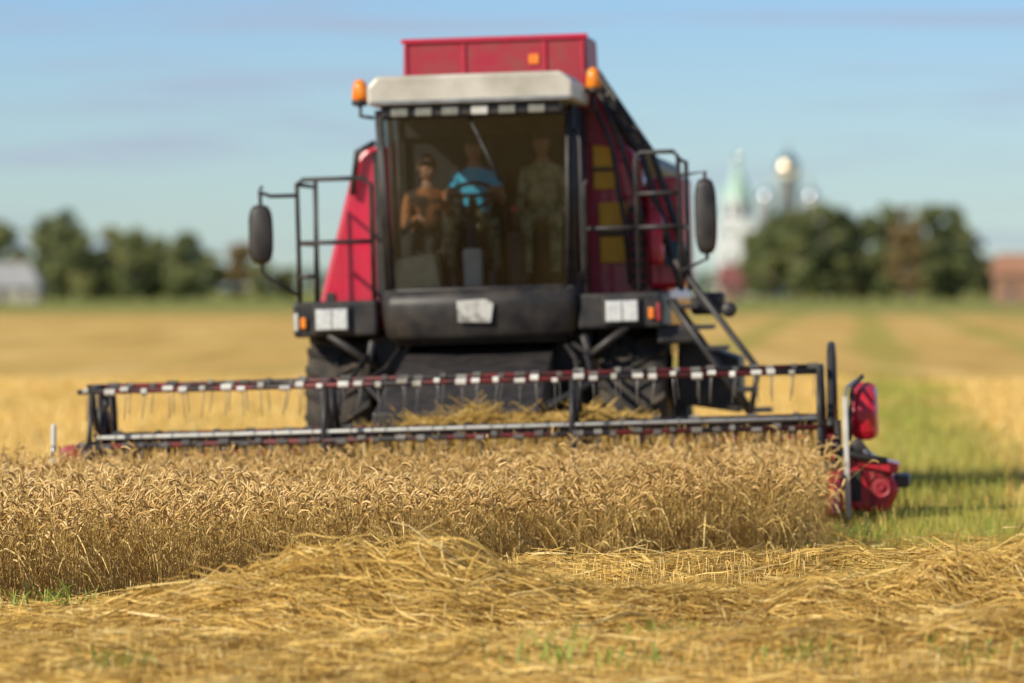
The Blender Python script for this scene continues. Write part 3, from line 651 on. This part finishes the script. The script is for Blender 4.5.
def seated(name,pel,lean,hands,knees,feet,shirt,trs,sleeve_short,hyaw=0,scale=1.,cap=None,hpitch=.15):
    root=empty(name,(MX,MY,0),(0,ROLL,YAW))
    pel=Vector(pel); ln=Vector(lean)
    belly=pel+Vector((0,0,.18))+ln*.3; chest=pel+Vector((0,-.01,.39))+ln*.75; nb=pel+Vector((0,-.01,.53))+ln; hb=nb+Vector((0,-.02,.09)); 
    V=[pel,belly,chest,nb,hb]; E=[(0,1),(1,2),(2,3),(3,4)]; C=[1,0,0,2]; R=[(.15,.12),(.145,.115),(.145,.11),.062,.055]
    for s,hp,kp,ft in((-1,hands[0],knees[0],feet[0]),(1,hands[1],knees[1],feet[1])):
        sh=chest+Vector((s*.165,0,.045)); wr=Vector(hp)
        mid=(sh+wr)/2; dd=(wr-sh).length; up=.30; drop=math.sqrt(max(.001,up*up*.92-(dd/2)**2))
        el=mid+Vector((s*.45,.25,-1)).normalized()*drop
        b=len(V); V+=[sh,(sh+el)/2,el,(el+wr)/2,wr]; E+=[(2,b),(b,b+1),(b+1,b+2),(b+2,b+3),(b+3,b+4)]
        C+=[0,0,2 if sleeve_short else 0,2 if sleeve_short else 0,2 if sleeve_short else 0]; R+=[.070,.058,.046,.042,.028]
        hipp=pel+Vector((s*.1,-.03,-.02)); b=len(V); kn=Vector(kp); an=Vector(ft)
        V+=[hipp,(hipp+kn)/2,kn,(kn+an)/2+Vector((0,.02,0)),an,an+Vector((s*.02,-.12,-.045)),an+Vector((s*.03,-.2,-.05))]
        E+=[(0,b),(b,b+1),(b+1,b+2),(b+2,b+3),(b+3,b+4),(b+4,b+5),(b+5,b+6)]; C+=[1,1,1,1,1,3,3]; R+=[.095,.085,.065,.06,.045,.042,.034]
        d=(wr-el).normalized(); hand(root,wr-d*.01,d*.8+Vector((0,0,-.3)),(0,-.3,-1),s)
    skin_eval('body',[tuple(v) for v in V],E,R,[0],root,[shirt,trs,SKIN,BOOT],C)
    head(root,hb+Vector((0,-.015,.085)),hyaw,hpitch,cap)
BLUE=mat('blue_shirt',(.06,.48,.72),.8,0,(.04,.38,.60),8)
CAMO=mat('camo_trousers',(.18,.18,.09),.9,0,(.06,.06,.035),14,stops=(.45,.55))
OLV=mat('olive_jacket',(.40,.36,.19),.9,0,(.17,.16,.08),9,stops=(.4,.6))
BRN=mat('brown_shirt',(.34,.13,.05),.9,0,(.04,.022,.018),6,stops=(.44,.54))
seated('driver',(-.07,.98,2.57),(0,-.06,0),((-.26,.50,2.90),(.14,.50,2.90)),((-.26,.50,2.60),(.13,.50,2.60)),((-.26,.42,2.10),(.15,.42,2.10)),BLUE,CAMO,True)
seated('passenger',(.55,1.0,2.60),(0,-.04,0),((.42,.70,2.68),(.70,.70,2.68)),((.42,.58,2.63),(.68,.58,2.63)),((.42,.48,2.10),(.68,.48,2.10)),OLV,OLV,False,hyaw=-.3)
seated('passenger',(-.56,1.0,2.45),(.07,-.20,-.05),((-.56,.50,2.66),(-.34,.44,2.80)),((-.66,.52,2.44),(-.46,.50,2.44)),((-.65,.5,2.10),(-.48,.5,2.10)),BRN,SEAT,False,hyaw=.5,cap=mat('auburn_hair',(.09,.035,.02),.7,0,(.05,.02,.012),30),hpitch=.35)

# ------------------------------------------------------------ marker post
pc=empty('marker_post',(-3.78,46.9,0))
lathe('post',[(.022,-.1),(.022,.85),(.016,.88)],(0,0,0),(0,0,1),WHT,pc,10)
lathe('post_band',[(.024,.6),(.024,.7)],(0,0,0),(0,0,1),GRY,pc,10)

# ------------------------------------------------------------ distant trees
TRK=mat('tree_bark',(.14,.11,.08),.9,0,(.2,.16,.12),2)
LEAF=mat('tree_foliage',(.04,.06,.02),.8,0,(.12,.13,.04),attr=True,stops=(0,1),spec=.2,trans=.4)
ramp_attr(LEAF,[(0,(.11,.15,.07)),(1,(.46,.44,.18)),(.5,(.25,.28,.12))])  # foliage ramps lightened: distance haze is mixed into the leaf colours
AUT=mat('autumn_foliage',(.1,.06,.02),.8,0,(.2,.12,.04),attr=True,stops=(0,1),spec=.2,trans=.4)
ramp_attr(AUT,[(0,(.17,.14,.07)),(1,(.50,.37,.17)),(.5,(.34,.25,.12))])
def tree_into(A,x,y,h,w,m):
    base=h*rng.uniform(.03,.10)
    tp=np.array([[x,y,-.3],[x+rng.normal(0,.2),y,h*.4],[x+rng.normal(0,.4),y,h*.85]])[None]
    A.add(tubes_np(tp,np.array([[h*.022,h*.015,h*.004]]),6),2)
    nc=int(26+h*1.1); tb=rng.normal(0,.08)
    for i in range(nc):
        t=rng.random()**.9; z=base+(h-base)*(.06+.90*t); env=math.sin(math.pi*min(1,(.22+.74*t)))**.6
        a=rng.uniform(0,6.28); r=w*.5*env*rng.uniform(.1,.95); cx,cy=x+r*math.cos(a),y+r*math.sin(a)
        lb=np.array([[x,y,z-h*.12],[(x+cx)/2,(y+cy)/2,z-h*.03],[cx,cy,z]])[None]
        A.add(tubes_np(lb,np.array([[h*.008,h*.005,h*.002]]),4),2)
        k=80; cr=w*rng.uniform(.11,.2)
        d=norm(rng.normal(size=(k,3)))*rng.random((k,1))**.4*np.array([cr,cr,cr*.75]); q=np.array([cx,cy,z])+d
        u=norm(rng.normal(size=(k,3))); v=norm(np.cross(u,rng.normal(size=(k,3)))); s=rng.uniform(.22,.5,(k,1))
        V=np.stack([q-u*s,q-v*s*.7,q+u*s,q+v*s*.7],1).reshape(-1,3)
        F=np.arange(k*4).reshape(k,4); rv=np.clip(tb+rng.normal(.5,.22)+rng.normal(0,.15,k),0,1)
        A.add((V,F,np.repeat(rv,4)),m)
def px2x(px,D): return (px-512)*D/5689.
def row(name,specs,D):
    A=Acc()
    for px,w,ytop,m in specs:
        d=D+rng.uniform(-15,25); tree_into(A,px2x(px,d),d,2+(288-ytop)*d/5689,w*d/5689,m)
    A.obj(name,[LEAF,AUT,TRK])
row('tree_row',[(-150,70,225,0),(-95,60,235,0),(-40,60,220,0),(2,50,222,0),(44,50,216,0),(68,50,211,0),(84,36,232,0),(112,50,228,0),(136,48,228,0),(160,50,236,0),(188,54,235,0),(208,34,252,0),
  (243,38,244,1),(262,30,258,0),(25,50,252,0),(60,50,255,0),(95,50,255,0),(125,50,258,0),(150,50,258,0),(180,50,258,0),(285,30,270,0)],900)
row('tree_row',[(755,44,232,0),(772,44,214,0),(798,50,208,0),(822,50,204,0),(846,48,206,0),(866,44,214,0),(888,48,205,0),(908,44,206,1),(932,52,205,0),(955,48,208,0),(970,38,228,0),(985,34,250,1),
  (757,44,252,0),(780,44,245,0),(805,48,245,0),(832,48,248,0),(858,48,248,1),(884,48,246,0),(910,48,246,1),(936,48,246,0),(958,46,250,0),(1000,40,268,0),(1090,60,240,0),(1150,60,230,0),(737,26,272,1)],880)
A=Acc()
for x in np.arange(-420,420,9.):
    if rng.random()<.9:
        h=rng.uniform(6,10)
        k=150; q=np.stack([x+rng.normal(0,4,k),1900+rng.normal(0,4,k),rng.random(k)**.8*h],-1)
        u=norm(rng.normal(size=(k,3))); v=norm(np.cross(u,rng.normal(size=(k,3)))); s=rng.uniform(.5,1.1,(k,1))
        V=np.stack([q-u*s,q-v*s,q+u*s,q+v*s],1).reshape(-1,3); A.add((V,np.arange(k*4).reshape(k,4),np.repeat(rng.random(k)*.6,4)),0)
        A.add(tubes_np(np.array([[[x,1900,-.5],[x,1900,h*.5],[x,1900,h*.8]]]),np.array([[.25,.18,.05]]),5),2)
A.obj('distant_woodland',[LEAF,AUT,TRK])

# ------------------------------------------------------------ buildings
PLA=mat('white_plaster',(.80,.80,.78),.8,0,(.70,.70,.68),.5)
GRNR=mat('green_roof',(.30,.48,.38),.5,0,(.38,.54,.44),.6)
GOLD=mat('gilded_dome',(1,.86,.62),.12,1,(.95,.80,.55),1)
SLATE=mat('grey_roof',(.30,.30,.30),.7,0,(.38,.38,.37),.8)
BRK=mat('brown_brick',(.36,.20,.13),.85,0,(.28,.15,.10),1.2)
RRF=mat('red_roof',(.24,.08,.07),.6,0,(.18,.07,.06),1)
WND=mat('window_dark',(.05,.055,.06),.15)
TIM=mat('timber_wall',(.36,.34,.28),.9,0,(.46,.43,.35),1)
def house(name,loc,w,d,eave,ridge,wall,roof,rot=0):
    e=empty(name,loc,(0,0,rot))
    box('walls',-w/2,w/2,-d/2,d/2,-.3,eave,wall,e,.05)
    ov=.5
    poly('roof',[(-w/2-ov,-d/2-ov,eave-.15),(w/2+ov,-d/2-ov,eave-.15),(w/2+ov,d/2+ov,eave-.15),(-w/2-ov,d/2+ov,eave-.15),(-w/2-ov+.6,0,ridge),(w/2+ov-1.8,0,ridge)],
       [(0,1,5,4),(2,3,4,5),(0,4,3),(1,2,5)],roof,e)
    nwin=max(2,int(w/2.6))
    for i in range(nwin):
        x=-w/2+(i+.5)*w/nwin
        if i==nwin//2: box('door',x-.45,x+.45,-d/2-.06,-d/2-.005,0,2.0,WND,e,0)
        else: 
            box(f'window_{i}',x-.45,x+.45,-d/2-.05,-d/2-.005,.9,min(2.1,eave-.3),WND,e,0)
            box(f'sill_{i}',x-.55,x+.55,-d/2-.12,-d/2-.055,.8,.89,PLA,e,0)
    box('chimney',w*.2-.3,w*.2+.3,.4,1.0,ridge-1,ridge+.4,BRK,e,.02)
    return e
house('farm_house',(px2x(4,800),800,0),10,9,2.2,5.6,TIM,SLATE)
house('red_roofed_house',(px2x(731,860),860,0),3.6,6,2.6,5.6,BRK,RRF)
house('brick_house',(px2x(1022,760),760,0),7,8,3.9,6.6,BRK,mat('rust_roof',(.42,.20,.12),.7,0,(.33,.17,.10),1))
D=1300; k=D/5689
ch=empty('orthodox_church',(px2x(790,D),D+6,0))
box('nave',-9,9,-6,12,-.5,16,PLA,ch,.2)
box('cornice',-9.4,9.4,-6.4,12.4,16.01,16.7,PLA,ch,.1)
poly('nave_roof',[(-9.4,-6.4,16.72),(9.4,-6.4,16.72),(9.4,12.4,16.72),(-9.4,12.4,16.72),(0,3,19.5)],[(0,1,4),(1,2,4),(2,3,4),(3,0,4)],SLATE,ch)
for i in range(5):
    x=-7.2+3.6*i
    for j,z in enumerate((2,8)): box(f'window_{i}_{j}',x-.6,x+.6,-6.12,-6.02,z,z+3.6,WND,ch,0)
def dome(nm,x,y,z0,r,hd,mtop):
    lathe(f'drum_{nm}',[(r,z0-6),(r,z0+hd),(r*1.12,z0+hd),(r*1.12,z0+hd+.4)],(x,y,0),(0,0,1),PLA,ch,24)
    for i in range(8):
        a=2*math.pi*(i+.5)/8; c_=Vector((x+r*math.cos(a)*1.0,y+r*math.sin(a),z0+hd*.6))
        lathe(f'drum_window_{nm}_{i}',[(.22,-.1),(.22,.12),(.02,.13)],c_,(math.cos(a),math.sin(a),0),WND,ch,8)
    b=z0+hd+.4
    lathe(f'dome_{nm}',[(r*.95,b),(r*1.15,b+r*.35),(r*1.2,b+r*.7),(r*1.05,b+r*1.15),(r*.7,b+r*1.6),(r*.3,b+r*2.0),(r*.1,b+r*2.3),(.08,b+r*2.7)],(x,y,0),(0,0,1),mtop,ch,28)
    zt=b+r*2.7
    box(f'cross_{nm}_v',x-.12,x+.12,y-.1,y+.1,zt-.2,zt+2.0,GOLD,ch,0)
    box(f'cross_{nm}_h',x-.7,x+.7,y-.09,y+.09,zt+1.2,zt+1.42,GOLD,ch,0)
dome('main',0,3,20.8,2.4,6.8,GOLD)
DK=mat('silver_dome',(.75,.77,.80),.25,.9,(.65,.66,.68),1)
for nm,x,y in(('a',-5.2,-2),('b',5.2,-2),('c',-5.2,8),('d',5.2,8)): dome(nm,x,y,19.0,1.5,2.4,DK)
bt=empty('bell_tower',(px2x(736,D),D-8,0))
box('base',-4.6,4.6,-4.6,4.6,-.5,12,PLA,bt,.1)
box('mid_tier',-3.9,3.9,-3.9,3.9,12.01,17,PLA,bt,.1)
box('mid_cornice',-4.3,4.3,-4.3,4.3,17.01,17.5,PLA,bt,.05)
lathe('belfry',[(3.3,17.5),(3.3,21.4),(3.7,21.5),(3.7,22)],(0,0,0),(0,0,1),PLA,bt,8,False)
lathe('tent_roof',[(3.6,22.01),(2.4,25),(1.2,28),(.35,30.5)],(0,0,0),(0,0,1),GRNR,bt,8,False)
lathe('cupola',[(.35,30.5),(.8,31),(.75,31.6),(.3,32.2),(.05,32.8)],(0,0,0),(0,0,1),GOLD,bt,12)
box('cross',-.1,.1,-.1,.1,32.7,34.4,GOLD,bt,0)
for i in range(8):
    a=2*math.pi*(i+.5)/8; x,y=3.18*math.cos(a),3.18*math.sin(a)
    ob=box(f'bell_opening_{i}',-.6,.6,-.08,.08,18.2,20.9,WND,bt,0); ob.location=(x,y,0); ob.rotation_euler=(0,0,a+math.pi/2)
for j,z in enumerate((3,8,13)):
    w=4.6 if j<2 else 3.9
    for i,x in enumerate((-1.8,1.8)): box(f'tower_window_{j}_{i}',x-.4,x+.4,-w-.1,-w-.01,z,z+2.2,WND,bt,0)

# ------------------------------------------------------------ light, sky
S=Vector((-.66,-.54,.52)).normalized()
sl=bpy.data.lights.new('sun','SUN'); sl.energy=5; sl.angle=math.radians(.5); sl.color=(1,.92,.77)
so=bpy.data.objects.new('sun',sl); so.rotation_euler=S.to_track_quat('Z','Y').to_euler(); so.location=(-20,10,30); col.objects.link(so)
w=bpy.data.worlds.new('World'); sc.world=w; w.use_nodes=True; nt=w.node_tree; N=nt.nodes; L=nt.links
bg=N['Background']; bg.inputs[1].default_value=.1
sky=N.new('ShaderNodeTexSky'); sky.sky_type='NISHITA'; sky.sun_disc=False; sky.sun_elevation=math.asin(S.z); sky.sun_rotation=math.atan2(S.x,S.y)
sky.air_density=1; sky.dust_density=.3; sky.ozone_density=2
tc=N.new('ShaderNodeTexCoord')
# low-altitude air is bluer than the model's yellow horizon band
sp_=N.new('ShaderNodeSeparateXYZ'); L.new(tc.outputs['Generated'],sp_.inputs[0])
tr_=N.new('ShaderNodeValToRGB'); e=tr_.color_ramp.elements
e[0].position=0; e[0].color=(.60,.78,1.0,1); e[1].position=.35; e[1].color=(.66,.66,.66,1)
e2=tr_.color_ramp.elements.new(.055); e2.color=(.42,.60,.98,1)
L.new(sp_.outputs[2],tr_.inputs[0])
ml=N.new('ShaderNodeMix'); ml.data_type='RGBA'; ml.blend_type='MULTIPLY'; ml.inputs[0].default_value=1; L.new(sky.outputs[0],ml.inputs[6]); L.new(tr_.outputs[0],ml.inputs[7])
m3=N.new('ShaderNodeMix'); m3.data_type='RGBA'; m3.blend_type='MULTIPLY'; m3.inputs[0].default_value=1; L.new(ml.outputs[2],m3.inputs[6]); m3.inputs[7].default_value=(1.33,1.33,1.33,1)
mp=N.new('ShaderNodeMapping'); mp.inputs['Scale'].default_value=(12,12,210); mp.inputs['Location'].default_value=(3.1,0,1.7); L.new(tc.outputs['Generated'],mp.inputs[0])
nz_=N.new('ShaderNodeTexNoise'); nz_.inputs['Scale'].default_value=1; nz_.inputs['Detail'].default_value=6; nz_.inputs['Roughness'].default_value=.6; L.new(mp.outputs[0],nz_.inputs['Vector'])
cr=N.new('ShaderNodeValToRGB'); cr.color_ramp.elements[0].position=.5; cr.color_ramp.elements[0].color=(0,0,0,1); cr.color_ramp.elements[1].position=.66; cr.color_ramp.elements[1].color=(.65,.65,.65,1); L.new(nz_.outputs[0],cr.inputs[0])
mc=N.new('ShaderNodeMix'); mc.data_type='RGBA'; mc.blend_type='MIX'; L.new(cr.outputs[0],mc.inputs[0]); L.new(m3.outputs[2],mc.inputs[6]); mc.inputs[7].default_value=(4.2,4.7,6.2,1)
L.new(mc.outputs[2],bg.inputs[0])

# ------------------------------------------------------------ camera
cam=bpy.data.cameras.new('camera'); co=bpy.data.objects.new('camera',cam); col.objects.link(co); sc.camera=co
cam.sensor_width=36; cam.lens=200; cam.clip_end=9000; cam.clip_start=.5
co.location=(0,0,2.0); co.rotation_euler=(math.radians(90)-math.atan(53.5/5689),0,0)
cam.dof.use_dof=True; cam.dof.focus_distance=36.5; cam.dof.aperture_fstop=1.7
